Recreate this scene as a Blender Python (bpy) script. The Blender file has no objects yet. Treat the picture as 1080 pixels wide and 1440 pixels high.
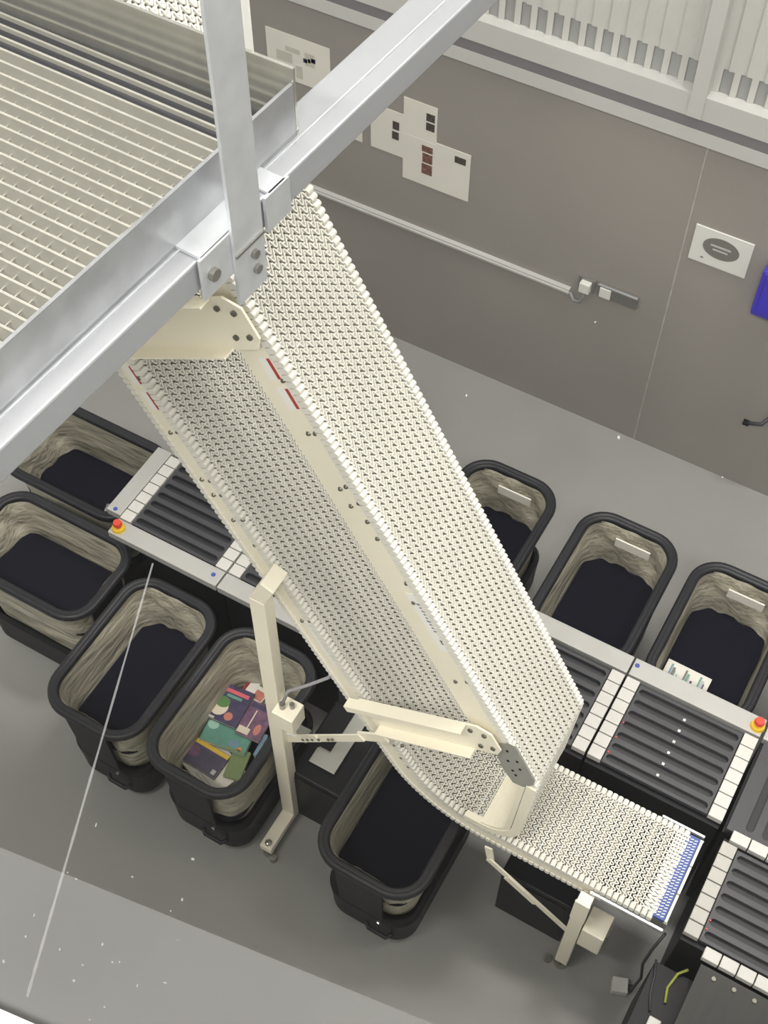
import bpy, bmesh, math, random
import numpy as np
from mathutils import Vector, Matrix
R = math.radians
random.seed(7)
scn = bpy.context.scene
COL = scn.collection

# ------------------------------------------------------------------ materials
def mat(name, rgb, rough=.5, metal=0., noise=0., scale=8., bump=0., bscale=60., spec=.5, alpha=1., emit=None, estr=0., stretch=None, trans=0.):
    """rgb is sRGB 0-255; procedural Principled material with a little colour noise and bump."""
    m = bpy.data.materials.new(name); m.use_nodes = True
    nt = m.node_tree; b = nt.nodes['Principled BSDF']
    lin = [((c/255.)/12.92 if c/255. < .04045 else ((c/255.+.055)/1.055)**2.4) for c in rgb]
    b.inputs['Roughness'].default_value = rough; b.inputs['Metallic'].default_value = metal
    b.inputs['Specular IOR Level'].default_value = spec
    b.inputs['Alpha'].default_value = alpha
    if trans: b.inputs['Transmission Weight'].default_value = trans
    tc = nt.nodes.new('ShaderNodeTexCoord'); mp = nt.nodes.new('ShaderNodeMapping')
    if stretch: mp.inputs['Scale'].default_value = stretch
    nt.links.new(tc.outputs['Object'], mp.inputs['Vector'])
    nz = nt.nodes.new('ShaderNodeTexNoise'); nz.inputs['Scale'].default_value = scale; nz.inputs['Detail'].default_value = 5
    nt.links.new(mp.outputs['Vector'], nz.inputs['Vector'])
    rp = nt.nodes.new('ShaderNodeValToRGB')
    rp.color_ramp.elements[0].position = .3; rp.color_ramp.elements[1].position = .7
    rp.color_ramp.elements[0].color = [max(0, c*(1-noise)) for c in lin]+[1]
    rp.color_ramp.elements[1].color = [min(1, c*(1+noise)) for c in lin]+[1]
    nt.links.new(nz.outputs['Fac'], rp.inputs['Fac']); nt.links.new(rp.outputs['Color'], b.inputs['Base Color'])
    if bump:
        n2 = nt.nodes.new('ShaderNodeTexNoise'); n2.inputs['Scale'].default_value = bscale; n2.inputs['Detail'].default_value = 3
        nt.links.new(mp.outputs['Vector'], n2.inputs['Vector'])
        bp = nt.nodes.new('ShaderNodeBump'); bp.inputs['Strength'].default_value = bump; bp.inputs['Distance'].default_value = .01 if bump < .8 else .03
        nt.links.new(n2.outputs['Fac'], bp.inputs['Height']); nt.links.new(bp.outputs['Normal'], b.inputs['Normal'])
    if emit:
        le = [((c/255.)/12.92 if c/255. < .04045 else ((c/255.+.055)/1.055)**2.4) for c in emit]
        b.inputs['Emission Color'].default_value = le+[1]; b.inputs['Emission Strength'].default_value = estr
    return m

M = dict(
 floor=mat('grey floor paint', (150,150,146), .55, noise=.06, scale=1.3, bump=.05, bscale=30),
 wall=mat('taupe wall paint', (151,146,140), .7, noise=.03, scale=2, bump=.03, bscale=40),
 white_wall=mat('white wall paint', (225,225,222), .7),
 trim=mat('white trim paint', (196,195,191), .5),
 gap_shade=mat('painted gap shade', (120,118,120), .7),
 ceil=mat('ceiling paint', (225,225,222), .8),
 slat=mat('pale blind slat', (198,197,192), .6, noise=.04, scale=3),
 belt=mat('cream belt plastic', (229,227,217), .42, noise=.03, scale=5),
 cream=mat('cream powder coat', (246,240,219), .38, noise=.015, scale=4),
 bed=mat('grey slider bed', (138,134,122), .6, noise=.05),
 deckslat=mat('brown wear slat', (196,186,160), .6, noise=.05),
 deckdark=mat('dark void shade', (52,44,34), .8, spec=.1),
 galv=mat('galvanised steel', (206,209,212), .34, .55, noise=.07, scale=14, bump=.02, bscale=25),
 galvd=mat('brushed galvanised plate', (172,174,176), .32, .6, noise=.2, scale=7, bump=.02, bscale=25),
 galvm=mat('polished galvanised plate', (205,205,198), .16, .85, noise=.06, scale=9, stretch=(3,1,1)),
 bar=mat('grating steel', (172,170,160), .35, .25, noise=.06, scale=20),
 steelbeam=mat('beam steel', (160,162,165), .42, .3, noise=.03, scale=4),
 bolt=mat('zinc bolt', (150,148,142), .3, .8),
 screw=mat('dark screw head', (110,108,96), .35, .5),
 greyplate=mat('bare grey plate', (172,171,163), .45, .35, noise=.04),
 black=mat('black plastic', (20,20,24), .45, noise=.1, scale=8, spec=.25),
 rubber=mat('black rim rubber', (34,34,38), .4, noise=.08, scale=8, spec=.35),
 navy=mat('black tray cloth', (24,24,34), .85, noise=.1, scale=3, spec=.08),
 liner=mat('grey fabric liner', (172,167,150), .5, noise=.24, scale=6, bump=1., bscale=7, stretch=(1.6,.7,2.2)),
 linerl=mat('pale wrinkled liner', (186,181,166), .55, noise=.16, scale=10, bump=.5, bscale=14, stretch=(1,1,2.4)),
 dark=mat('dark sorter deck', (62,62,65), .42, noise=.05, scale=10),
 darkbelt=mat('dark sorter strip', (38,39,42), .5, noise=.08, scale=6, stretch=(1,12,1)),
 side=mat('grey side panel', (178,177,173), .42, .15, noise=.03, scale=5),
 block=mat('white divider block', (203,201,195), .4, noise=.02),
 blockg=mat('light grey divider block', (178,176,168), .4, noise=.02),
 chrome=mat('chrome', (200,200,198), .15, .9),
 red=mat('red button', (214,70,52), .4), yellow=mat('yellow ring', (226,188,52), .45),
 blue=mat('blue cap', (62,78,160), .4), bluemesh=mat('blue mesh', (66,90,158), .5),
 violet=mat('violet device', (72,62,190), .35, noise=.08, scale=6),
 white=mat('white paper', (226,223,213), .7, noise=.015, scale=6),
 whiteb=mat('white plastic', (225,224,218), .4),
 sticker=mat('white sticker', (246,245,238), .5),
 grey=mat('mid grey print', (122,120,114), .7), lgrey=mat('light grey print', (188,187,182), .7),
 pic=mat('dark picture print', (74,66,60), .7, noise=.5, scale=90),
 pic2=mat('brown picture print', (120,84,74), .7, noise=.6, scale=80),
 pict=mat('faint drawing print', (196,194,180), .7, noise=.03, scale=20),
 inkblue=mat('dark blue ink', (58,52,112), .7),
 redp=mat('red print', (176,62,52), .6), greyp=mat('grey print', (120,118,150), .6),
 steel=mat('brushed steel', (150,149,145), .35, .6, noise=.06, scale=4, stretch=(12,1,1)),
 chute=mat('dark grey chute sheet', (98,98,95), .5, .2, noise=.06, scale=4, stretch=(9,1,1)),
 cable=mat('grey cable', (150,150,152), .5), dcable=mat('dark cable', (60,60,64), .5), gcable=mat('green yellow cable', (164,170,70), .5),
 foil=mat('crumpled silver foil', (205,205,200), .25, .6, noise=.1, scale=20, bump=.8, bscale=40),
 pages=mat('book pages', (214,208,190), .8),
)
def simple_mix(name, rgb, fac, rough=.5):
    """Partly see-through film: mix of transparent and diffuse."""
    m = bpy.data.materials.new(name); m.use_nodes = True; nt = m.node_tree; nt.nodes.clear()
    o = nt.nodes.new('ShaderNodeOutputMaterial'); mx = nt.nodes.new('ShaderNodeMixShader'); t = nt.nodes.new('ShaderNodeBsdfTransparent')
    d = nt.nodes.new('ShaderNodeBsdfDiffuse'); d.inputs['Color'].default_value = [*rgb, 1]
    mx.inputs[0].default_value = fac
    nt.links.new(t.outputs[0], mx.inputs[1]); nt.links.new(d.outputs[0], mx.inputs[2]); nt.links.new(mx.outputs[0], o.inputs[0])
    return m
def glass_mat():
    m = bpy.data.materials.new('clear window glass'); m.use_nodes = True; nt = m.node_tree; nt.nodes.clear()
    o = nt.nodes.new('ShaderNodeOutputMaterial'); mx = nt.nodes.new('ShaderNodeMixShader'); t = nt.nodes.new('ShaderNodeBsdfTransparent')
    g = nt.nodes.new('ShaderNodeBsdfGlossy'); g.inputs['Roughness'].default_value = .02
    mx.inputs[0].default_value = .014
    nt.links.new(t.outputs[0], mx.inputs[1]); nt.links.new(g.outputs[0], mx.inputs[2]); nt.links.new(mx.outputs[0], o.inputs[0])
    return m
M['glass'] = glass_mat()
M['smear'] = simple_mix('pale smear on glass', (.8,.8,.8), .2)
M['dust'] = simple_mix('dust on glass', (.85,.85,.83), .28)

# ------------------------------------------------------------------ mesh helpers
class MB:
    def __init__(s): s.bm = bmesh.new()
    def box(s, x0, x1, y0, y1, z0, z1, m=None, bev=0.):
        v = [s.bm.verts.new((x, y, z)) for x in (x0, x1) for y in (y0, y1) for z in (z0, z1)]
        fs = [s.bm.faces.new([v[i] for i in q]) for q in ((0,1,3,2),(4,6,7,5),(0,4,5,1),(2,3,7,6),(0,2,6,4),(1,5,7,3))]
        if bev:
            es = list({e for f in fs for e in f.edges})
            r = bmesh.ops.bevel(s.bm, geom=es, offset=bev, segments=2, affect='EDGES', profile=.6)
            v = list({w for f in r['faces'] for w in f.verts} | {w for w in v if w.is_valid})
        if m is not None: bmesh.ops.transform(s.bm, matrix=m, verts=v)
        return s
    def cyl(s, p0, p1, r0, r1=None, n=16, caps=True):
        p0, p1 = Vector(p0), Vector(p1); r1 = r0 if r1 is None else r1
        d = (p1-p0).normalized(); a = d.orthogonal().normalized(); b = d.cross(a)
        A = [s.bm.verts.new(p0+(a*math.cos(2*math.pi*i/n)+b*math.sin(2*math.pi*i/n))*r0) for i in range(n)]
        B = [s.bm.verts.new(p1+(a*math.cos(2*math.pi*i/n)+b*math.sin(2*math.pi*i/n))*r1) for i in range(n)]
        for i in range(n): s.bm.faces.new((A[i], A[(i+1)%n], B[(i+1)%n], B[i]))
        if caps: s.bm.faces.new(A[::-1]); s.bm.faces.new(B)
        return s
    def tube(s, pts, r, n=10, closed=False, prof=None):
        """Sweep a round (or given) profile along points; prof = list of (side, up) offsets with z kept up."""
        P = [Vector(p) for p in pts]; N = len(P); rings = []
        up0 = None
        for i in range(N):
            if closed: t = (P[(i+1)%N]-P[i-1]).normalized()
            else: t = (P[min(i+1,N-1)]-P[max(i-1,0)]).normalized()
            if prof is not None:
                u = Vector((0,0,1)); sd = t.cross(u).normalized()
                rings.append([s.bm.verts.new(P[i]+sd*a+u*b) for a, b in prof]); continue
            if up0 is None: up0 = t.orthogonal().normalized()
            a = (up0-t*up0.dot(t)); a = a.normalized() if a.length > 1e-6 else t.orthogonal().normalized()
            up0 = a; b = t.cross(a)
            rings.append([s.bm.verts.new(P[i]+(a*math.cos(2*math.pi*k/n)+b*math.sin(2*math.pi*k/n))*r) for k in range(n)])
        n = len(rings[0])
        for i in range(N if closed else N-1):
            A, B = rings[i], rings[(i+1)%N]
            for k in range(n): s.bm.faces.new((A[k], A[(k+1)%n], B[(k+1)%n], B[k]))
        if not closed: s.bm.faces.new(rings[0][::-1]); s.bm.faces.new(rings[-1])
        return s
    def prism_xz(s, poly, y0, y1):
        A = [s.bm.verts.new((x, y0, z)) for x, z in poly]; B = [s.bm.verts.new((x, y1, z)) for x, z in poly]; n = len(poly)
        s.bm.faces.new(A); s.bm.faces.new(B[::-1])
        for i in range(n): s.bm.faces.new((A[i], B[i], B[(i+1)%n], A[(i+1)%n]))
        return s
    def prism_xy(s, poly, z0, z1):
        A = [s.bm.verts.new((x, y, z0)) for x, y in poly]; B = [s.bm.verts.new((x, y, z1)) for x, y in poly]; n = len(poly)
        s.bm.faces.new(A[::-1]); s.bm.faces.new(B)
        for i in range(n): s.bm.faces.new((A[i], A[(i+1)%n], B[(i+1)%n], B[i]))
        return s
    def ribbon_xz(s, path, thick, y0, y1):
        """Solid sheet following an XZ path, thickness to the normal side."""
        P = [Vector((x, 0, z)) for x, z in path]; N = len(P); rings = []
        for i in range(N):
            t = (P[min(i+1,N-1)]-P[max(i-1,0)]).normalized(); nn = Vector((-t.z, 0, t.x))
            q = P[i]+nn*thick
            rings.append([s.bm.verts.new((P[i].x,y0,P[i].z)), s.bm.verts.new((P[i].x,y1,P[i].z)), s.bm.verts.new((q.x,y1,q.z)), s.bm.verts.new((q.x,y0,q.z))])
        for i in range(N-1):
            A, B = rings[i], rings[i+1]
            for k in range(4): s.bm.faces.new((A[k], A[(k+1)%4], B[(k+1)%4], B[k]))
        s.bm.faces.new(rings[0][::-1]); s.bm.faces.new(rings[-1])
        return s
    def build(s, name, m, parent=None, smooth=False, loc=None, bevel=0.):
        bmesh.ops.recalc_face_normals(s.bm, faces=s.bm.faces)
        me = bpy.data.meshes.new(name); s.bm.to_mesh(me); s.bm.free()
        if smooth:
            for p in me.polygons: p.use_smooth = True
        me.materials.append(m if not isinstance(m, str) else M[m])
        o = bpy.data.objects.new(name, me); COL.objects.link(o)
        if parent: o.parent = parent
        if loc: o.location = loc
        if bevel:
            b = o.modifiers.new('bevel', 'BEVEL'); b.width = bevel; b.segments = 2; b.limit_method = 'ANGLE'
        return o

def raw(name, verts, quads, m, parent=None, smooth=True):
    me = bpy.data.meshes.new(name)
    v = np.asarray(verts, dtype=np.float32); q = np.asarray(quads, dtype=np.int32)
    me.vertices.add(len(v)); me.vertices.foreach_set('co', v.ravel())
    me.loops.add(q.size); me.loops.foreach_set('vertex_index', q.ravel())
    me.polygons.add(len(q)); me.polygons.foreach_set('loop_start', np.arange(0, q.size, 4, dtype=np.int32))
    me.polygons.foreach_set('use_smooth', np.full(len(q), smooth))
    me.update(calc_edges=True); me.validate()
    me.materials.append(M[m])
    o = bpy.data.objects.new(name, me); COL.objects.link(o)
    if parent: o.parent = parent
    return o

def tag(o, label=None, cat=None, group=None, kind=None):
    if label: o['label'] = label
    if cat: o['category'] = cat
    if group: o['group'] = group
    if kind: o['kind'] = kind
    return o
def empty(name, loc, label, cat, group=None, rz=0.):
    o = bpy.data.objects.new(name, None); COL.objects.link(o); o.location = loc; o.rotation_euler.z = rz
    o.empty_display_size = .1
    return tag(o, label, cat, group)
def copy_tree(o, parent=None):
    c = o.copy(); COL.objects.link(c)
    if parent: c.parent = parent
    for ch in list(o.children): copy_tree(ch, c)
    return c
def rrect(w, h, r, n=8):
    """Closed rounded rectangle outline, counter-clockwise."""
    out = []
    for cx, cy, a0 in ((w/2-r, h/2-r, 0), (-w/2+r, h/2-r, 90), (-w/2+r, -h/2+r, 180), (w/2-r, -h/2+r, 270)):
        for i in range(n+1):
            a = R(a0+90*i/n); out.append((cx+r*math.cos(a), cy+r*math.sin(a)))
    return out
def fillet(path, rads, n=10):
    """Round the inner corners of an XZ polyline."""
    out = [Vector(path[0])]
    for i in range(1, len(path)-1):
        a, b, c = (Vector(p) for p in path[i-1:i+2]); r = rads[i-1]
        u = (a-b).normalized(); w = (c-b).normalized(); ang = u.angle(w)
        t = r/math.tan(ang/2); ctr = b+(u+w).normalized()*(r/math.sin(ang/2))
        p0, p1 = b+u*t, b+w*t
        v0, v1 = p0-ctr, p1-ctr; tot = v0.angle(v1); sg = 1 if v0.x*v1.y-v0.y*v1.x > 0 else -1
        for k in range(n+1):
            th = sg*tot*k/n; out.append(ctr+Vector((v0.x*math.cos(th)-v0.y*math.sin(th), v0.x*math.sin(th)+v0.y*math.cos(th))))
    out.append(Vector(path[-1]))
    return [(p.x, p.y) for p in out]

# ------------------------------------------------------------------ camera
cam = bpy.data.cameras.new('camera'); co = bpy.data.objects.new('camera', cam); COL.objects.link(co); scn.camera = co
pitch, roll, az = R(55.2), R(.2), R(29.6)
cp, sp = math.cos(pitch), math.sin(pitch)
fw, up, rt = Vector((0, cp, -sp)), Vector((0, sp, cp)), Vector((1, 0, 0))
rt2 = rt*math.cos(roll)+up*math.sin(roll); up2 = up*math.cos(roll)-rt*math.sin(roll)
Rz = Matrix.Rotation(az, 3, 'Z'); fw, rt2, up2 = Rz@fw, Rz@rt2, Rz@up2
co.matrix_world = Matrix(((rt2.x, up2.x, -fw.x, 0), (rt2.y, up2.y, -fw.y, 0), (rt2.z, up2.z, -fw.z, 6.2), (0, 0, 0, 1)))
cam.sensor_fit = 'HORIZONTAL'; cam.sensor_width = 36; cam.lens = 36*1850/1080; cam.clip_start = .02

# ------------------------------------------------------------------ setting
def struct(name, mb, m): return tag(mb.build(name, m), kind='structure')
WY = 4.95
struct('floor', MB().box(-6, 4, -3.0, WY+.2, -.1, 0), 'floor')
struct('wall_back', MB().box(-6, -1.102, WY, WY+.2, 0, 2.2).box(-1.098, 4, WY, WY+.2, 0, 2.2).box(-6, 4, WY+.012, WY+.2, 0, 2.2), 'wall')
struct('trim_4', MB().box(-1.104, -1.096, WY-.002, WY+.02, 0.0, 2.2), mat('pale wall seam filler', (176,172,163), .7, noise=.15, scale=14))
struct('trim_1', MB().box(-6, 4, WY-.03, WY+.2, 2.2, 2.275), 'trim')
struct('trim_2', MB().box(-6, 4, WY-.029, WY+.2, 2.275, 2.335), 'gap_shade')  # flush strip; its grey paints the shade of a recessed gap
struct('wall_left', MB().box(-6.2, -6, -3, WY+.2, 0, 9.6), 'white_wall')
struct('wall_right', MB().box(4, 4.2, -3, WY+.2, 0, 9.6), 'white_wall')
struct('wall_top', MB().box(-6, 4, WY, WY+.2, 4.2, 9.6), 'white_wall')
struct('ceiling', MB().box(-6.2, 4.2, -3, WY+.2, 9.6, 9.7), 'ceil')
# glazed strip above the back wall: frame, mullion, panes, pale vertical blind behind
w1 = struct('window_1', MB().box(-6, 4, WY-.032, WY+.1, 2.335, 2.455).box(-6, 4, WY, WY+.1, 4.1, 4.2), 'trim')
tag(MB().box(-1.225, -1.155, WY-.04, WY+.08, 2.34, 4.1).build('mullion', 'trim', w1))
bl = empty('vertical_blind', (0, WY+.03, 2.455), 'pale vertical slat blind hanging in the long window above the taupe wall', 'blind')
mb = MB()
for k in range(84):
    T_ = Matrix.Translation((-3.6+k*.082, 0, 0)) @ Matrix.Rotation(R(6), 4, 'Z')
    mb.box(-.0425, .0425, -.002, .002, .125, 1.6, T_)
    mb.box(-.015, .015, -.002, .002, .0, .125, T_)
mb.build('slats', 'slat', bl)
MB().box(-3.7, 3.3, .008, .03, .0, 1.6).build('backing', mat('blind backing', (158,159,157), .7), bl)
# near side: wall below the viewing window, sill, glass
ang = R(8.3)
sm = Matrix.Translation((-.466, .341, 0)) @ Matrix.Rotation(ang, 4, 'Z')
struct('wall_front', MB().box(-3, 2, -.9, -.30, 0, 4.4, sm), 'white_wall')
struct('trim_3', MB().box(-3, 2, -.9, 0, 4.46, 4.5, sm).box(-3, 2, -.5, -.3, 4.3, 4.46, sm), mat('grey sill', (74,74,72), .6, noise=.12, scale=2))
wf = struct('window_2', MB().box(-3, 2, -.235, -.185, 4.5, 4.53, sm).box(-3, 2, -.235, -.185, 7.0, 7.05, sm), 'trim')
pane = MB().box(-3, 2, -.2115, -.2085, 4.53, 7.0, sm).build('pane', 'glass', wf)
# streak and dust lying on the outside of the pane
def on_pane(px, py, off=.0015):
    d = fw+rt2*((px-540)/1850)-up2*((py-720)/1850); o = Vector((0, 0, 6.2))
    p0 = sm @ Vector((0, -.2085+off, 0)); nrm = (sm.to_3x3() @ Vector((0, 1, 0)))
    return o+d*((p0-o).dot(nrm)/d.dot(nrm))
A, B = on_pane(215, 792), on_pane(38, 1402)
ax = (B-A).normalized(); sd = ax.cross(sm.to_3x3() @ Vector((0, 1, 0)))
bm = MB(); N = 24; vs = []
for i in range(N+1):
    t = i/N; p = A.lerp(B, t); w = (.0003+.0012*t)*(1+.2*math.sin(i*2.3))
    vs.append((bm.bm.verts.new(p-sd*w), bm.bm.verts.new(p+sd*w)))
for i in range(N): bm.bm.faces.new((vs[i][0], vs[i][1], vs[i+1][1], vs[i+1][0]))
bm.build('smear', 'smear', wf)
bm = MB()
spots = [(420,485,2,5),(656,556,2,3),(837,453,2,2),(104,1379,4,3),(116,1357,3,2),(158,1353,3,2),(271,1208,4,3),(95,1227,2,2),(186,1233,3,2),(107,1236,3,2),(147,1416,3,2),(126,1434,2,2),(250,1322,3,1),(232,1382,4,2),(193,1386,1,4),(144,1328,2,4),(84,1335,2,3),(36,1317,2,3),(48,1287,1,4),(256,1265,2,4),(240,1281,2,2),(5,1352,3,4),(870,615,3,4),(1016,671,2,2),(135,1160,1,5),(168,1353,2,2)]
for x, y, a, b in spots:
    c = on_pane(x, y); e1 = (on_pane(x+a, y+b*.5)-c); e2 = (on_pane(x-b*.4, y+b)-c)
    bm.bm.faces.new([bm.bm.verts.new(c+e1*math.cos(t)*.6+e2*math.sin(t)*.6) for t in (0, .9, 1.7, 2.6, 3.4, 4.2, 5.2)])
tag(bm.build('dust', 'dust', wf), kind='stuff')

# ------------------------------------------------------------------ things on the back wall
def sheet(x0, x1, z0, z1, label, prints, off=0., group=None):
    t = empty('wall_sheet', ((x0+x1)/2, WY, (z0+z1)/2), label, 'sheet', group)
    w, h = (x1-x0)/2, (z1-z0)/2
    MB().box(-w, w, -.004-off, -.0005-off, -h, h).build('paper', 'white', t)
    for nm, m, a, b, c, d in prints:
        MB().box(a-(x0+x1)/2, b-(x0+x1)/2, -.0052-off, -.0041-off, c-(z0+z1)/2, d-(z0+z1)/2).build(nm, m, t)
    return t
sheet(-3.54, -3.145, 1.69, 1.975, 'large white drawing sheet on the wall beyond the end of the metal walkway',
      [('drawing', 'pict', -3.48, -3.38, 1.80, 1.86), ('drawing', 'pict', -3.42, -3.33, 1.87, 1.90), ('drawing', 'pict', -3.30, -3.24, 1.82, 1.90), ('drawing', 'pict', -3.36, -3.32, 1.72, 1.80), ('ink_block', 'inkblue', -3.31, -3.285, 1.835, 1.86), ('ink_block', 'inkblue', -3.282, -3.265, 1.842, 1.867), ('ink_block', 'inkblue', -3.262, -3.235, 1.849, 1.876)])
sheet(-3.13, -2.955, 1.45, 1.68, 'white sheet mostly hidden behind the grey beam, left of the other posters', [])
sheet(-2.90, -2.70, 1.45, 1.735, 'white sheet with two small dark pictures, left one in the cluster of posters', [('picture', 'pic', -2.765, -2.725, 1.62, 1.672), ('picture', 'pic', -2.768, -2.727, 1.555, 1.605)])
sheet(-2.70, -2.502, 1.56, 1.85, 'white sheet with two grey pictures by its right edge, topmost of the poster cluster', [('picture', 'pic', -2.565, -2.515, 1.752, 1.80), ('picture', 'pic', -2.565, -2.515, 1.693, 1.742)])
sheet(-2.70, -2.50, 1.32, 1.62, 'white sheet with three reddish pictures, bottom middle of the poster cluster', [('picture', 'pic2', -2.585, -2.52, 1.548, 1.588), ('picture', 'pic2', -2.58, -2.52, 1.478, 1.538), ('picture', 'pic2', -2.583, -2.52, 1.40, 1.468)], .001)
sheet(-2.503, -2.295, 1.32, 1.634, 'white sheet with one dark framed picture, rightmost of the poster cluster', [('picture', 'pic', -2.388, -2.322, 1.555, 1.597), ('picture_centre', 'lgrey', -2.375, -2.335, 1.568, 1.586)][:1], .0015)
sg = empty('oval_sign', (-.91, WY, 1.623), 'white wall plate with a dark grey oval, beside the violet box', 'sign')
MB().box(-.15, .15, -.008, 0, -.112, .112, bev=.002).build('plate', 'whiteb', sg)
MB().prism_xz([(.094*math.cos(t), .064*math.sin(t)+.012) for t in np.linspace(0, 2*math.pi, 48, endpoint=False)], -.0096, -.0082).build('oval', 'grey', sg)
MB().box(-.055, .05, -.012, -.0098, .019, .028).build('text_line', 'lgrey', sg)
MB().box(-.04, .037, -.012, -.0098, -.004, .004).build('text_line', 'lgrey', sg)
MB().box(-.09, -.075, -.010, -.0078, -.078, -.071).build('mark', 'grey', sg)
vb = empty('wall_device', (-.56, WY, 1.53), 'violet plastic box with rounded corners mounted on the wall by the oval sign', 'device')
MB().box(-.115, .115, -.09, -.0, -.15, .15, bev=.02).build('housing', 'violet', vb, smooth=False)
MB().box(-.1, .1, -.012, .0, -.16, -.148).build('mount', 'dcable', vb)
MB().box(-.085, .085, -.098, -.0895, -.115, .12, bev=.003).build('front_cover', 'violet', vb)
cd = empty('cable_trunking', (-2.5, WY, .985), 'long white cable trunking running along the taupe wall', 'trunking')
MB().box(-1.1, .86, -.028, 0, -.018, .018, bev=.003).build('channel', 'trim', cd)
MB().box(-1.1, .86, -.031, -.0282, -.004, .004).build('cover_strip', 'whiteb', cd)
cb = [(.855+.005, -.012, -.01), (.89, -.02, -.05), (.925, -.02, -.045), (.94, -.02, .0), (.945, -.02, .06)]
MB().tube([(x, y, z) for x, y, z in cb], .009, 8).build('cable_end', 'cable', cd, smooth=True)
s1 = empty('single_socket', (-1.553, WY, 1.075), 'small grey socket box where the white cable trunking ends', 'socket')
MB().box(-.048, .048, -.012, 0, -.045, .045, bev=.003).build('back_box', 'steel', s1)
MB().box(-.03, .03, -.05, -.0125, -.035, .03, bev=.004).build('plug', 'whiteb', s1)
s2 = empty('socket_strip', (-1.372, WY, 1.08), 'grey rounded socket strip with one white outlet right of the trunking', 'socket')
MB().box(-.116, .116, -.02, 0, -.045, .045, bev=.008).build('back_box', 'steel', s2)
MB().box(-.1, -.035, -.03, -.0205, -.038, .03, bev=.004).build('outlet', 'whiteb', s2)
MB().box(-.114, .114, -.026, -.0195, .036, .046, bev=.002).build('lid_edge', 'galv', s2)
hk = empty('wall_hook', (-.45, WY, .61), 'small dark metal lever sticking out low on the wall', 'hook')
MB().tube([(.06, 0, .05), (.02, -.05, .0), (-.05, -.06, -.02)], .012, 8).build('arm', 'dcable', hk, smooth=True)
MB().box(-.075, -.04, -.075, -.045, -.032, -.01, bev=.004).build('tip', 'black', hk)

# ------------------------------------------------------------------ incline conveyor
INC = empty('incline_conveyor', (-1.6, 2.2, 0), 'tall cream incline conveyor with white mesh belts standing in the middle of the room', 'conveyor')
INC.location = (0, 0, 0)
Y0, Y1 = 2.0, 2.42
S = 1.842
def Xup(z): return -.991-(z-2.507)/S
def Xlow(z): return -1.572-(z-2.2)/S
ZT = 5.0
up_path = fillet([(Xup(ZT), ZT), (-.468, 1.545), (-.505, .925), (-.74, .925)], [.07, .17], 10)
low_path = fillet([(Xlow(ZT), ZT), (Xlow(.91), .91), (.115, .91)], [.43], 24)
TH = .122
cx_ = Xlow(.91)
# the return run lies TH below the carrying run
Xr = lambda z: Xlow(z)-TH/math.sin(math.atan(S))
ret_path = fillet([(Xr(ZT), ZT), (Xr(.91-TH*.92), .91-TH*.92), (-.12, .91-TH*.92)], [.55], 24)

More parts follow.
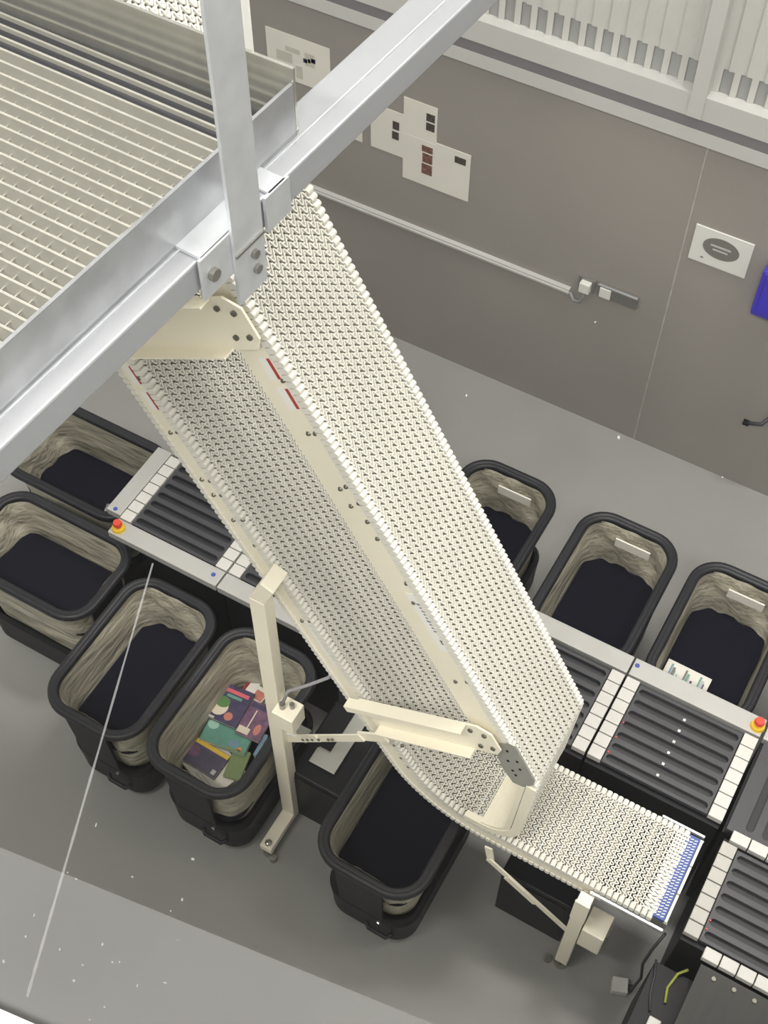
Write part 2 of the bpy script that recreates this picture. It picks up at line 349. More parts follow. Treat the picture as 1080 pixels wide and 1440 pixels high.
def path_fn(path):
    P = np.array(path); d = np.hypot(*np.diff(P, axis=0).T); L = np.concatenate([[0], np.cumsum(d)])
    def f(s):
        s = np.clip(s, 0, L[-1])
        x = np.interp(s, L, P[:, 0]); z = np.interp(s, L, P[:, 1])
        e = .004; dx = np.interp(np.minimum(s+e, L[-1]), L, P[:, 0])-np.interp(np.maximum(s-e, 0), L, P[:, 0])
        dz = np.interp(np.minimum(s+e, L[-1]), L, P[:, 1])-np.interp(np.maximum(s-e, 0), L, P[:, 1])
        l = np.hypot(dx, dz); return x, z, dx/l, dz/l
    return f, L[-1]
PITCH = .0254
def belt(name, path, flip, parent, per=.032, amp=.0150, w=.0041, h=.011, edge=.028, lug_h=.036, s0=0., s1=None, rows=True):
    """Modular mesh belt: wavy link rows across the width, hinge rods, solid toothed edge lugs. flip=+1 puts the normal to the left of travel."""
    f, L = path_fn(path); s1 = L if s1 is None else s1
    V, Q = [], []; nv = 0
    n = int((s1-s0)/PITCH)
    y = np.linspace(Y0+edge, Y1-edge, int((Y1-Y0-2*edge)/per*10)+1)
    ph = 2*np.pi*(y-Y0-edge)/per
    wav = amp*np.sin(ph); sl = amp*2*np.pi/per*np.cos(ph); nl = np.sqrt(1+sl**2)
    ns_, ny_ = 1/nl, -sl/nl
    def put(s, yy, nn):
        x, z, tx, tz = f(s); nx, nz = -tz*flip, tx*flip
        return np.stack([x+nx*nn, yy, z+nz*nn], -1)
    m = len(y)
    for i in range(n):
        sc = s0+(i+.5)*PITCH
        if rows:
            cols = [put(sc+wav+sg*ns_*w/2, y+sg*ny_*w/2, np.full(m, nn)) for sg, nn in ((-1, -h), (-1, 0), (1, 0), (1, -h))]
            V.append(np.stack(cols, 1).reshape(-1, 3))
            b = nv+4*np.arange(m-1)[:, None]
            for k in range(4):
                Q.append(np.concatenate([b+k, b+(k+1)%4, b+4+(k+1)%4, b+4+k], 1))
            nv += 4*m
            # hinge rod
            ring = [put(np.array([sc+ds]*2), np.array([Y0+.01, Y1-.01]), np.array([-h*.75+dn]*2)) for ds, dn in ((-.0025, -.0025), (-.0025, .0025), (.0025, .0025), (.0025, -.0025))]
            V.append(np.stack(ring, 1).reshape(-1, 3))
            for k in range(4): Q.append(np.array([[nv+k, nv+(k+1)%4, nv+4+(k+1)%4, nv+4+k]]))
            nv += 8
        prof = [(-.0092, -lug_h), (-.0117, -.011), (-.0092, -.003), (-.0025, .001), (.0025, .001), (.0092, -.003), (.0117, -.011), (.0092, -lug_h)]
        ds = np.array([p[0] for p in prof]); dn = np.array([p[1] for p in prof])
        for ya, yb in ((Y0, Y0+edge), (Y1-edge, Y1)):
            V.append(put(sc+ds, np.full(8, ya), dn)); V.append(put(sc+ds, np.full(8, yb), dn))
            Q.append(np.array([[nv+k, nv+(k+1)%8, nv+8+(k+1)%8, nv+8+k] for k in range(8)]+[[nv+o+i, nv+o+i+1, nv+o+6-i, nv+o+7-i] for o in (0, 8) for i in range(3)]))
            nv += 16
    return raw(name, np.concatenate(V), np.concatenate(Q), 'belt', parent, smooth=False)
belt('cover_belt', up_path, 1, INC)
belt('carrying_belt', low_path, 1, INC)
belt('return_belt', ret_path, -1, INC, lug_h=.024)

def off(path, d):
    """Offset an XZ path to its left by d."""
    P = [Vector(p) for p in path]; out = []
    for i in range(len(P)):
        t = (P[min(i+1, len(P)-1)]-P[max(i-1, 0)]).normalized(); out.append((P[i].x-t.y*d, P[i].y+t.x*d))
    return out
# slider beds seen through the mesh
MB().ribbon_xz(off(fillet([(Xup(ZT), ZT), (-.468, 1.545), (-.525, 1.02)], [.07], 8), -.034), .004, Y0+.03, Y1-.02).build('slider_bed', 'bed', INC)
k_ = max(i for i, p in enumerate(low_path) if p[1] > .96)
MB().ribbon_xz(off(low_path[:k_+1], -.034), .004, Y0+.03, Y1-.02).build('slider_bed', 'bed', INC)
# smooth curved nose under the cover belt
nose = fillet([(-.515, 1.50), (-.542, .955), (-.665, .955)], [.13], 12)
MB().ribbon_xz(nose, -.022, Y0-.004, Y1-.01).build('nose_guide', 'cream', INC, smooth=False)
ed = [p for p in up_path if p[1] < 1.535]
MB().ribbon_xz(off([(-.474, 1.53)]+ed[3:], .003), -.040, Y0-.007, Y0+.022).build('nose_edge', 'cream', INC)
# side plates
def plate_between(pa, pb, y0, y1, name, mt='cream'):
    return MB().prism_xz(pa+pb[::-1], y0, y1).build(name, mt, INC)
PU = [(Xup(ZT), ZT), (Xup(1.60), 1.60)]
a = math.atan(S); hx = 1/math.sin(a)
up_a = [(Xup(ZT)-.034*hx, ZT), (Xup(1.64)-.034*hx, 1.64)]
up_b = [(Xup(ZT)-.152*hx, ZT), (Xup(1.80)-.152*hx, 1.80)]
plate_between(up_a, up_b, Y0+.006, Y0+.014, 'cover_side_plate')
plate_between(up_a, up_b, Y1-.014, Y1-.006, 'cover_side_plate')
la = off(low_path, -.03); lb = off(low_path, -TH+.012)
kk = max(i for i, p in enumerate(low_path) if p[0] < -.1)
for ya, yb in ((Y0+.005, Y0+.013), (Y1-.013, Y1-.005)):
    plate_between(la[:kk+1]+[(-.1, .88)], lb[:kk+1]+[(-.1, .80)], ya, yb, 'carrying_side_plate')
# grey end plate of the cover unit
gp = [(-.655, 1.73), (-.612, 1.80), (-.585, 1.80), (-.483, 1.60), (-.488, 1.56), (-.521, 1.505), (-.566, 1.50), (-.615, 1.575), (-.65, 1.67)]
ep = MB().prism_xz(gp, Y0-.004, Y0+.004).build('end_plate', 'greyplate', INC)
tag(ep, 'bare grey end plate with bolt holes')
for x, z in ((-.61, 1.735), (-.60, 1.66), (-.565, 1.69), (-.575, 1.60), (-.548, 1.64), (-.56, 1.575)):
    MB().cyl((x, Y0-.006, z), (x, Y0-.003, z), .006, n=10).build('bolt_hole', 'black', ep)
# screws in the side plates
for x, z in ((-1.388,3.111),(-1.363,3.127),(-1.283,2.901),(-1.262,2.927),(-1.246,2.835),(-1.217,2.871),(-1.187,2.791),(-1.151,2.721),(-1.042,2.539),(-.834,2.048),(-.791,2.089),(-1.463,3.31),(-1.013,2.441)):
    MB().cyl((x-.012, Y0+.007, z-.006), (x-.012, Y0-.0, z-.006), .0095, .006, n=10).build('screw', 'screw', INC)
for x, z in ((-1.955,2.762),(-1.924,2.785),(-1.856,2.565),(-1.82,2.583),(-1.815,2.503),(-1.78,2.527),(-1.745,2.40),(-1.703,2.432),(-1.665,2.302),(-1.49,1.918),(-1.455,1.948),(-2.037,2.99),(-1.085,1.262),(-1.05,1.29),(-1.052,1.175),(-1.018,1.125)):
    MB().cyl((x, Y0+.006, z), (x, Y0-.0015, z), .0095, .006, n=10).build('screw', 'screw', INC)
# stickers: direction along the slope
ux, uz = 1/math.hypot(1, S), -S/math.hypot(1, S); px_, pz_ = -uz, ux      # along, and across (up-right)
def sticker(x, z, L, W, mt, name, parent=INC, y=Y0+.0045, t=.0012):
    q = [(x+ux*a_*L/2+px_*b_*W/2, z+uz*a_*L/2+pz_*b_*W/2) for a_, b_ in ((-1, -1), (1, -1), (1, 1), (-1, 1))]
    return MB().prism_xz(q, y, y+t).build(name, mt, parent)
for (x, z, dx) in ((-1.493, 3.345, 0), (-1.437, 3.245, 0)):
    st = sticker(x-.024, z-.013, .085, .05, 'sticker', 'sticker'); sticker(x-.010, z-.005, .078, .012, 'redp', 'red_bar', st, Y0+.003)
st = sticker(-1.556, 3.425, .04, .026, 'lgrey', 'sticker'); sticker(-1.556, 3.425, .034, .020, 'white', 'sticker_face', st, Y0+.003)
for (x, z) in ((-2.055, 2.995), (-2.003, 2.898)):
    st = sticker(x-.012, z-.006, .085, .045, 'sticker', 'sticker', y=Y0+.0035); sticker(x+.002, z+.001, .075, .010, 'redp', 'red_bar', st, Y0+.002)
def lettered(x, z, L, y):
    st = sticker(x, z, L, .052, 'sticker', 'maker_sticker', y=y)
    # small hand-lettered style logo: a run of slanted grey-violet strokes
    n = 9
    for i in range(n):
        t = (i-(n-1)/2)/n*L*.52-.03
        hgt = .024 if i in (0, 5) else .016
        cx2, cz2 = x+ux*t+px_*.008, z+uz*t+pz_*.008
        e = .006
        q = [(cx2+ux*(-e*.6)+px_*(-hgt/2), cz2+uz*(-e*.6)+pz_*(-hgt/2)), (cx2+ux*e*.6+px_*(-hgt/2), cz2+uz*e*.6+pz_*(-hgt/2)), (cx2+ux*(e*1.3)+px_*hgt/2, cz2+uz*(e*1.3)+pz_*hgt/2), (cx2+ux*(.0)+px_*hgt/2, cz2+uz*(.0)+pz_*hgt/2)]
        MB().prism_xz(q, y-.001, y).build('letter', 'greyp', st)
    t = L*.33
    MB().prism_xz([(x+ux*(t+d)+px_*(.008+e), z+uz*(t+d)+pz_*(.008+e)) for d, e in ((-.012, -.007), (.012, -.007), (.012, .007), (-.012, .007))], y-.001, y).build('letter', 'grey', st)
lettered(-.962, 2.352, .30, Y0+.0045)
lettered(-1.40, 1.815, .26, Y0+.0035)
# cross brackets (cream channels, square to the slope)
nx_, nz_ = math.cos(R(29)), math.sin(R(29))
def bracket(x, z, L, W, y):
    """Channel from (x, z) running down-left square to the slope; web faces the viewer, lips turned out."""
    def pt(a_, b_): return (x-nx_*a_-nz_*-b_*-1*0+(-nz_)*-b_*0-0+(-b_*-nz_)*0 + b_*(-nz_), z-nz_*a_+b_*nx_)
    h = W/2
    web = [pt(0, h*.55), pt(.05, h), (pt(L, h)), pt(L, -h), pt(.03, -h), pt(0, -h*.6)]
    o = MB().prism_xz(web, y-.004, y+.004).build('cross_bracket', 'cream', INC)
    MB().prism_xz([pt(.10, h), pt(L+.05, h), pt(L+.05, h-.035), pt(.10, h-.006)], y-.048, y-.004).build('lip', 'cream', o)
    MB().prism_xz([pt(.13, -h+.006), pt(L-.02, -h+.006), pt(L-.02, -h), pt(.13, -h)], y-.048, y-.004).build('lip', 'cream', o)
    for a_, b_ in ((.035, h*.42), (.09, h*.62), (.03, -h*.5), (.085, -h*.5)):
        q = pt(a_, b_); MB().cyl((q[0], y-.003, q[1]), (q[0], y-.011, q[1]), .010, n=6).build('bolt', 'screw', o)
    return o
bracket(-.652, 1.795, .62, .165, Y0-.02)
bracket(-1.548, 3.53, .66, .185, Y0-.02)
# legs
LX0, LX1, LY0, LY1 = -1.648, -1.580, 1.905, 1.965
leg = MB().box(LX0, LX1, LY0, LY1, .10, 2.10).prism_xz([(LX0, 2.10), (LX1, 2.10), (-1.53, 2.22), (-1.585, 2.245)], LY0, Y0+.006).build('leg', 'cream', INC, bevel=.004)
MB().box(LX0+.002, LX1-.002, 1.70, 2.30, .055, .105, bev=.004).build('foot_bar', 'cream', leg)
for yy in (1.725,):
    MB().cyl((-1.612, yy, .0), (-1.612, yy, .02), .034, .028, 18).cyl((-1.612, yy, .02), (-1.612, yy, .13), .009, n=10).cyl((-1.612, yy, .105), (-1.612, yy, .118), .018, n=6).build('levelling_foot', 'chrome', leg)
MB().cyl((-1.575, 1.70, 0), (-1.575, 1.70, .03), .02, .017, 14).build('floor_anchor', 'bolt', leg)
jb = MB().box(-1.585, -1.485, 1.86, 1.955, 1.185, 1.31, bev=.006).build('junction_box', 'cream', leg)
MB().cyl((-1.555, 1.9, 1.31), (-1.555, 1.9, 1.345), .013, n=12).cyl((-1.52, 1.92, 1.31), (-1.52, 1.92, 1.34), .011, n=12).build('cable_gland', 'bolt', jb)
cbl = [(-1.555, 1.9, 1.34), (-1.54, 1.93, 1.42), (-1.47, 1.97, 1.47), (-1.40, 2.02, 1.52), (-1.36, 2.06, 1.60), (-1.38, 2.12, 1.68)]
MB().tube(cbl, .0075, 8).build('cable', 'cable', jb, smooth=True)
MB().tube([(-1.50+.045*math.cos(t), 2.14, 1.62+.035*math.sin(t)) for t in np.linspace(0, 6.0, 20)]+[(-1.40, 2.14, 1.64)], .005, 8).build('cable_loop', 'cable', jb, smooth=True)
MB().cyl((-1.58, 1.94, .97), (-1.54, 1.94, 1.0), .012, n=12).build('sensor_tip', 'whiteb', leg)
MB().box(-1.575, -1.49, 1.95, 2.0, .93, .98, bev=.005).build('sensor_body', 'bolt', leg)
# far legs and diagonal braces
def flat_bar(p, q, w, y, t=.008, name='brace', parent=INC, m_='cream'):
    d = Vector((q[0]-p[0], q[1]-p[1])).normalized(); n_ = Vector((-d.y, d.x))*w/2
    return MB().prism_xz([(p[0]+n_.x, p[1]+n_.y), (p[0]-n_.x, p[1]-n_.y), (q[0]-n_.x, q[1]-n_.y), (q[0]+n_.x, q[1]+n_.y)], y-t/2, y+t/2).build(name, m_, parent)
b1 = flat_bar((-1.62, .865), (-1.205, 1.31), .042, 1.945)
flat_bar((-1.215, 1.30), (-1.10, 1.40), .05, 1.955, .010, 'bent_end', b1)
flat_bar((-1.62, .875), (-1.42, 1.09), .046, 1.938, .006, 'slotted_half', b1)
for t in (.30, .36, .42, .5, .62, .67):
    x, z = -1.62+.415*t, .865+.445*t
    MB().cyl((x, 1.936, z+.004), (x, 1.930, z+.004), .007, n=8).build('bolt', 'screw', b1)
l2 = MB().box(-.185, -.125, 1.925, 1.985, .06, .86, bev=.004).build('leg', 'cream', INC)
MB().box(-.188, -.122, 1.915, 1.927, .70, .90, bev=.003).build('clamp_plate', 'cream', l2)
MB().cyl((-.155, 1.95, 0), (-.155, 1.95, .02), .036, .03, 18).cyl((-.155, 1.95, .02), (-.155, 1.95, .09), .009, n=10).build('levelling_foot', 'chrome', l2)
MB().cyl((-.215, 1.93, 0), (-.215, 1.93, .03), .02, .017, 14).build('floor_anchor', 'bolt', l2)
MB().box(-.12, -.02, 1.92, 2.04, .42, .62, bev=.006).build('drive_box', 'cream', l2)
MB().box(-.018, -.012, 1.95, 2.01, .55, .60).build('drive_label', 'grey', l2)
b2 = flat_bar((-.60, .86), (-.582, .75), .034, 1.955)
flat_bar((-.587, .765), (-.17, .44), .034, 1.945, .008, 'long_half', b2)
flat_bar((-.49, .69), (-.34, .573), .042, 1.938, .006, 'overlap_plate', b2)
# discharge end: side bars, wear slats under the flat run, white fingers, blue strip
MB().box(-.10, .175, 2.02, 2.028, .76, .875).build('end_side_plate', 'steel', INC)
MB().box(-.10, .175, 2.405, 2.413, .76, .90).build('end_side_plate', 'steel', INC)
MB().box(-.15, .17, 1.985, 1.995, .862, .88).build('guard_bar', 'galv', INC)
MB().box(-.02, .17, 2.425, 2.435, .885, .905).build('guard_bar', 'galv', INC)
MB().cyl((.03, 2.02, .815), (.03, 2.012, .815), .016, n=14).cyl((.055, 2.02, .80), (.055, 2.012, .80), .012, n=14).build('shaft_cap', 'chrome', INC)
mb = MB()
x = -.86
while x < .10:
    mb.box(x, x+.020, Y0+.02, Y1-.02, .884, .894); x += .0588
mb.build('wear_slats', 'deckslat', INC)
MB().box(-.75, .1, Y0+.03, Y1-.03, .80, .803).build('void_shade_sheet', 'deckdark', INC)  # added dark sheet; its colour stands for the shaded void below the slats
mb = MB()
y = Y0+.03
while y < Y1-.02:
    mb.box(.06, .118, y, y+.008, .892, .909); y += .0165
mb.build('transfer_fingers', 'belt', INC)
bs = MB().box(.104, .158, Y0+.018, Y1-.01, .885, .905).build('blue_strip', 'bluemesh', INC)
tag(bs, 'blue transfer strip with white slits')
mb = MB(); y = Y0+.03
while y < Y1-.02:
    for xx in (.111, .128, .145):
        mb.box(-.007, .007, -.002, .002, .905, .907, Matrix.Translation((xx, y, 0)) @ Matrix.Rotation(R(20), 4, 'Z'))
    y += .0135
mb.build('white_slits', 'whiteb', bs)
for i in range(3):
    MB().box(.160, .172, Y0+.015+i*.133, Y0+.143+i*.133, .885, .912, bev=.002).build('edge_block', 'whiteb', INC)

# ------------------------------------------------------------------ sorter
def pill(cx, cy, L, W, n=6):
    out = []
    r = W/2
    for i in range(n+1): t = -math.pi/2+math.pi*i/n; out.append((cx+L/2-r+r*math.cos(t), cy+r*math.sin(t)))
    for i in range(n+1): t = math.pi/2+math.pi*i/n; out.append((cx-L/2+r+r*math.cos(t), cy+r*math.sin(t)))
    return out
def slotted(name, w, h, pills, z, depth, m, parent):
    bm = bmesh.new(); edges = []
    def loop(pts):
        v = [bm.verts.new((x, y, z)) for x, y in pts]
        return [bm.edges.new((v[i], v[(i+1)%len(v)])) for i in range(len(v))]
    edges += loop([(-w/2, -h/2), (w/2, -h/2), (w/2, h/2), (-w/2, h/2)])
    for p in pills: edges += loop(p)
    g = bmesh.ops.triangle_fill(bm, use_beauty=True, use_dissolve=False, edges=edges)
    fs = [f for f in bm.faces]
    # drop faces that fill a slot
    for f in list(bm.faces):
        c = f.calc_center_median()
        for p in pills:
            xs = [q[0] for q in p]; ys = [q[1] for q in p]
            if min(xs) < c.x < max(xs) and min(ys) < c.y < max(ys):
                if all(any(abs(v.co.x-q[0]) < 1e-6 and abs(v.co.y-q[1]) < 1e-6 for q in p) for v in f.verts):
                    bm.faces.remove(f); break
    r = bmesh.ops.extrude_face_region(bm, geom=bm.faces[:])
    bmesh.ops.translate(bm, vec=(0, 0, -depth), verts=[v for v in r['geom'] if isinstance(v, bmesh.types.BMVert)])
    bmesh.ops.recalc_face_normals(bm, faces=bm.faces)
    me = bpy.data.meshes.new(name); bm.to_mesh(me); bm.free(); me.materials.append(M[m])
    o = bpy.data.objects.new(name, me); COL.objects.link(o); o.parent = parent
    return o
def blocks(parent, x0, x1, y0, y1, n, along, m='block', z=.90):
    for i in range(n):
        if along == 'y':
            a_ = y0+(y1-y0)*i/n; b_ = y0+(y1-y0)*(i+1)/n-.005
            MB().box(x0, x1, a_, b_, z-.03, z+.006, bev=.003).build('divider_block', m, parent)
        else:
            a_ = x0+(x1-x0)*i/n; b_ = x0+(x1-x0)*(i+1)/n-.005
            MB().box(a_, b_, y0, y1, z-.03, z+.006, bev=.003).build('divider_block', m, parent)
SG = 'sorter modules in the dark line along the room'
def module(x, label, front=True, rear=True, left=True, right=True, along='x', yc=2.745, dl=.49, estop=None, caps=(), body=True, bm_='block', endpanel=False, cab=0.):
    t = empty('sorter_module', (x, yc, 0), label, 'sorter module', SG)
    L = .63
    pl = []
    n = 7
    if along == 'x':
        pw = L-.15
        for i in range(n): pl.append(pill(0, -.21+.42*(i+.5)/n, pw-.01, .034))
        deck = slotted('deck', L-.012-.13*1.0, .425, pl, .897, .022, 'dark', t)
    else:
        for i in range(n): pl.append([(q[1], q[0]) for q in pill(0, -.25+.5*(i+.5)/n, .40, .036)][::-1])
        deck = slotted('deck', L-.03, .46, pl, .897, .022, 'dark', t)
    MB().box(-L/2+.07, L/2-.07, -.205, .205, .868, .8735).build('roller_belt', 'darkbelt', deck)
    if body: MB().box(-L/2+.004+cab, L/2-.004, -.265 if front else -.235, .265 if rear else .25, .05, .862).build('cabinet', 'black', t)
    if left: blocks(t, -L/2+.003, -L/2+.066, -.215, .225, 7, 'y', bm_)
    if right: blocks(t, L/2-.066, L/2-.003, -.215, .225, 7, 'y')
    if front: MB().box(-L/2+.002, L/2-.002, -.312, -.222, .862, .906, bev=.003).build('side_panel', 'side', t)
    if rear: MB().box(-L/2+.002, L/2-.002, .232, .325, .862, .906, bev=.003).build('side_panel', 'side', t)
    if endpanel: MB().box(-L/2-.085, -L/2-.002, -.205, .235, .862, .906, bev=.003).build('end_panel', 'side', t)
    for cx2, cy2 in caps: MB().cyl((cx2, cy2, .905), (cx2, cy2, .909), .012, .010, 14).build('cap', 'blue', t)
    if estop:
        e = MB().cyl((*estop, .905), (*estop, .925), .034, .030, 20).build('emergency_stop', 'yellow', t)
        MB().cyl((*estop, .925), (*estop, .945), .014, n=14).cyl((*estop, .945), (*estop, .962), .023, .019, 18).build('button', 'red', e)
    return t
m1 = module(-2.61, 'leftmost dark slotted sorter module with the grey end panel beyond the bins', right=True, endpanel=True, cab=.16, estop=(-.275, -.272), caps=((.27, -.262), (-.36, -.185)))
module(-1.975, 'sorter module whose end shows just behind the cream conveyor leg', caps=())
m4 = module(-.74, 'sorter module half hidden by the right edge of the white cover belt', front=False)
m5 = module(-.105, 'dark slotted sorter module with white reflector dots right of the white belts', front=False, estop=(.285, .275), caps=((-.295, .29),))
for i in range(6): MB().box(-.012, -.0, -.16+i*.06, -.148+i*.06, .8975, .903, bev=.002).build('reflector', 'whiteb', m5)
for yy in (-.16, -.08, .0): MB().cyl((-.235, yy, .897), (-.235, yy, .903), .004, n=8).build('red_lamp', 'red', m5)
m6 = module(.535, 'sorter module with crosswise slots at the right edge of the photo', front=False, rear=True, left=False, right=False, along='y')
blocks(m6, -.27, .30, -.275, -.225, 7, 'x')
nf = module(.555, 'infeed sorter module where the flat white belt ends at the blue strip', front=False, rear=False, right=False, yc=2.235, bm_='blockg')
blocks(nf, -.21, .30, -.275, -.225, 7, 'x')
for yy in (-.12, -.16): MB().cyl((-.235, yy, .897), (-.235, yy, .904), .004, n=8).build('red_lamp', 'red', nf)
# chute below the infeed module
ch = empty('chute', (.7, 1.7, 0), 'dark grey sheet metal chute at the bottom right corner', 'chute')
MB().prism_xz([(-.34, .0), (.4, .0), (.4, -.006), (-.34, -.006)], 0, .0).bm.free()
bm = MB(); v = [bm.bm.verts.new(p) for p in ((-.345, .245, .875), (.4, .245, .875), (.4, -.45, .70), (-.345, -.45, .70))]; bm.bm.faces.new(v)
bmesh.ops.solidify(bm.bm, geom=bm.bm.faces[:], thickness=.006); bm.build('slide', 'chute', ch)
for k in range(4):
    x = -.30+k*.085
    MB().cyl((x+.02, .215, .864), (x+.02, .215, .876), .009, n=12).build('bolt', 'screw', ch)
MB().box(-.50, .4, -.45, .24, .02, .66).build('cabinet', 'black', ch)
tag(MB().tube([(.175, 1.97, .05), (.19, 2.0, .20), (.165, 1.985, .42), (.17, 1.99, .62), (.19, 2.05, .70)], .007, 8).build('power_cable', 'dcable', smooth=True), 'dark cable hanging down beside the white floor adapter', 'cable')
ad = empty('floor_adapter', (.125, 1.975, 0), 'small white plug adapter lying on the floor below the infeed end', 'adapter', rz=R(20))
MB().box(-.036, .036, -.034, .034, .0, .055, bev=.005).build('body', 'whiteb', ad)
MB().box(.037, .06, -.015, .015, .01, .035, bev=.003).build('plug', 'black', ad)
tag(MB().box(.265, .315, 1.655, 1.72, .665, .69, bev=.004).build('white_box', 'whiteb'), 'small white box on the black chute cabinet at the bottom edge', 'box')
tag(MB().tube([(.33, 1.96, .70), (.30, 1.93, .68), (.285, 1.86, .672), (.30, 1.80, .672)], .006, 8).build('earth_wire', 'gcable', smooth=True), 'short green and yellow wire beside the grey chute', 'wire')
tag(MB().tube([(.20, 1.94, .68), (.22, 1.88, .668), (.235, 1.80, .668), (.26, 1.74, .672)], .005, 8).build('data_cable', 'dcable', smooth=True), 'thin dark cable running to the small white box', 'cable')
# cabinets under the conveyor
kb = empty('control_cabinet', (-1.46, 2.15, 0), 'low black control cabinet on the floor right of the cream conveyor leg', 'cabinet')
MB().box(-.145, .145, -.2, .22, .03, .52, bev=.01).build('cabinet_body', 'black', kb)
MB().box(-.12, .12, -.206, -.199, .08, .48, bev=.002).build('door', 'black', kb)
MB().box(-.13, .13, -.18, .2, 0, .03).build('plinth', 'dcable', kb)
ct = empty('cable_bracket', (-1.475, 2.08, .52), 'pale grey L-shaped metal bracket lying on the low black cabinet', 'bracket')
MB().box(-.01, .062, -.05, .30, .012, .02, bev=.003).build('long_arm', 'greyplate', ct)
MB().box(-.075, -.005, -.05, .03, .012, .02, bev=.003).build('short_arm', 'greyplate', ct)
MB().box(-.07, .06, -.045, .04, .0, .012).build('base_strip', 'bolt', ct)
k2 = empty('drive_cabinet', (-.37, 2.22, 0), 'black cabinet on the floor under the flat end of the white belt', 'cabinet')
MB().box(-.17, .17, -.2, .2, .02, .50, bev=.008).build('cabinet_body', 'black', k2)
MB().box(-.15, .15, -.206, -.199, .06, .46, bev=.002).build('door', 'black', k2)
MB().box(-.16, .16, -.18, .18, 0, .02).build('plinth', 'dcable', k2)

# ------------------------------------------------------------------ bins
BW, BL, BZ = .53, .82, .765
def make_bin(name, label, tray_z=.47, tag_label=False, group='wheeled book bins with black rims'):
    t = empty(name, (0, 0, 0), label, 'bin', group)
    out = rrect(BW-.05, BL-.05, .135, 8)
    prof = [(-.026, -.012), (-.024, .006), (-.014, .016), (-.004, .012), (.002, .014), (.014, .020), (.024, .010), (.027, -.008), (.018, -.026), (-.010, -.028)]
    MB().tube([(x, y, BZ) for x, y in out], 0, closed=True, prof=prof).build('rim', 'rubber', t, smooth=True)
    # liner: tapered cloth bag with creases near the ends
    levels = [(BZ-.005, 0.), (BZ-.05, .006), (BZ-.10, .012), (BZ-.16, .016), (BZ-.22, .02), (BZ-.30, .026), (BZ-.40, .032), (BZ-.50, .036)]
    bm = bmesh.new(); rings = []
    for j, (z, ins) in enumerate(levels):
        base = rrect(BW-.078-2*ins, BL-.112-2*ins, .105, 10); ring = []
        # resample long sides for creases
        dense = []
        for i in range(len(base)):
            a_, b_ = Vector(base[i]), Vector(base[(i+1) % len(base)]); k = max(1, int((b_-a_).length/.03))
            # a fixed count per edge so every ring matches
            k = 12 if (i % 11) == 10 else 1
            for q in range(k): dense.append(a_.lerp(b_, q/k))
        for i, p in enumerate(dense):
            end = min(1., abs(p.y)/(BL*.40)); end = end**6
            am = (.003+.010*end)*(1 if 0 < j < len(levels)-1 else .2)
            wv = math.sin(i*.9+j*2.3)*.6+math.sin(i*.37+j*1.1+2)*.7
            d = p.normalized()*(am*wv)
            ring.append(bm.verts.new((p.x+d.x, p.y+d.y, z+am*.5*math.sin(i*1.3))))
        rings.append(ring)
    for A_, B_ in zip(rings, rings[1:]):
        for i in range(len(A_)): bm.faces.new((A_[i], A_[(i+1) % len(A_)], B_[(i+1) % len(A_)], B_[i]))
    bmesh.ops.recalc_face_normals(bm, faces=bm.faces)
    me = bpy.data.meshes.new('liner'); bm.to_mesh(me); bm.free()
    for p in me.polygons: p.use_smooth = True
    me.materials.append(M['liner']); o = bpy.data.objects.new('liner', me); COL.objects.link(o); o.parent = t
    MB().prism_xy(rrect(BW-.145, BL-.145, .09, 8), tray_z-.015, tray_z).build('tray', 'navy', t)
    # moulded black tub underneath
    bm = MB(); rg = []
    for z, w, l, r in ((.045, BW-.12, BL-.13, .10), (.06, BW-.09, BL-.10, .11), (.16, BW-.085, BL-.095, .11), (.27, BW-.075, BL-.085, .11), (.29, BW-.09, BL-.10, .11), (.29, BW-.12, BL-.13, .10), (.10, BW-.13, BL-.14, .10)):
        rg.append([bm.bm.verts.new((x, y, z)) for x, y in rrect(w, l, r, 8)])
    n_ = len(rg[0])
    for A_, B_ in zip(rg, rg[1:]):
        for i in range(n_): bm.bm.faces.new((A_[i], A_[(i+1) % n_], B_[(i+1) % n_], B_[i]))
    bm.bm.faces.new(rg[0][::-1]); bm.bm.faces.new(rg[-1])
    bm.build('tub', 'black', t, smooth=False)
    for sy in (-1, 1):
        q = [(-.135, sy*(BL/2-.026)), (.10, sy*(BL/2-.026)), (.10, sy*(BL/2-.038)), (-.135, sy*(BL/2-.038))]
        b = MB()
        A_ = [b.bm.verts.new((x, y, BZ-.02)) for x, y in q]; B_ = [b.bm.verts.new((x*.95, y-sy*.02, .24)) for x, y in q]
        b.bm.faces.new(A_); b.bm.faces.new(B_[::-1])
        for i in range(4): b.bm.faces.new((A_[i], A_[(i+1) % 4], B_[(i+1) % 4], B_[i]))
        b.build('end_board', 'black', t)
    hd = MB().tube([(.02, -BL/2+.03, .20), (.04, -BL/2+.014, .185), (.13, -BL/2+.016, .175), (.15, -BL/2+.04, .19)], .011, 8).build('pull_handle', 'rubber', t, smooth=True)
    MB().box(.07, .085, -BL/2+.034, -BL/2+.046, .235, .25, bev=.002).build('latch', 'chrome', t)
    for sx in (-1, 1):
        for sy in (-1, 1):
            MB().cyl((sx*.14-.012, sy*.28, .04), (sx*.14+.012, sy*.28, .04), .04, n=16).build('wheel', 'dcable', t)
    if tag_label:
        MB().box(-.07, .115, BL/2-.096, -.088+BL/2, BZ-.115, BZ-.055, Matrix.Identity(4)).build('label_plate', 'white', t)
    return t
def place(o, x, y, rz=0.): o.location = (x, y, 0); o.rotation_euler.z = rz; return o
place(make_bin('book_bin', 'empty black-rimmed bin in the front row, left of the bin holding books'), -2.475, 1.99)
place(make_bin('book_bin', 'black-rimmed bin holding picture books beside the cream conveyor leg', .335), -1.918, 1.99)
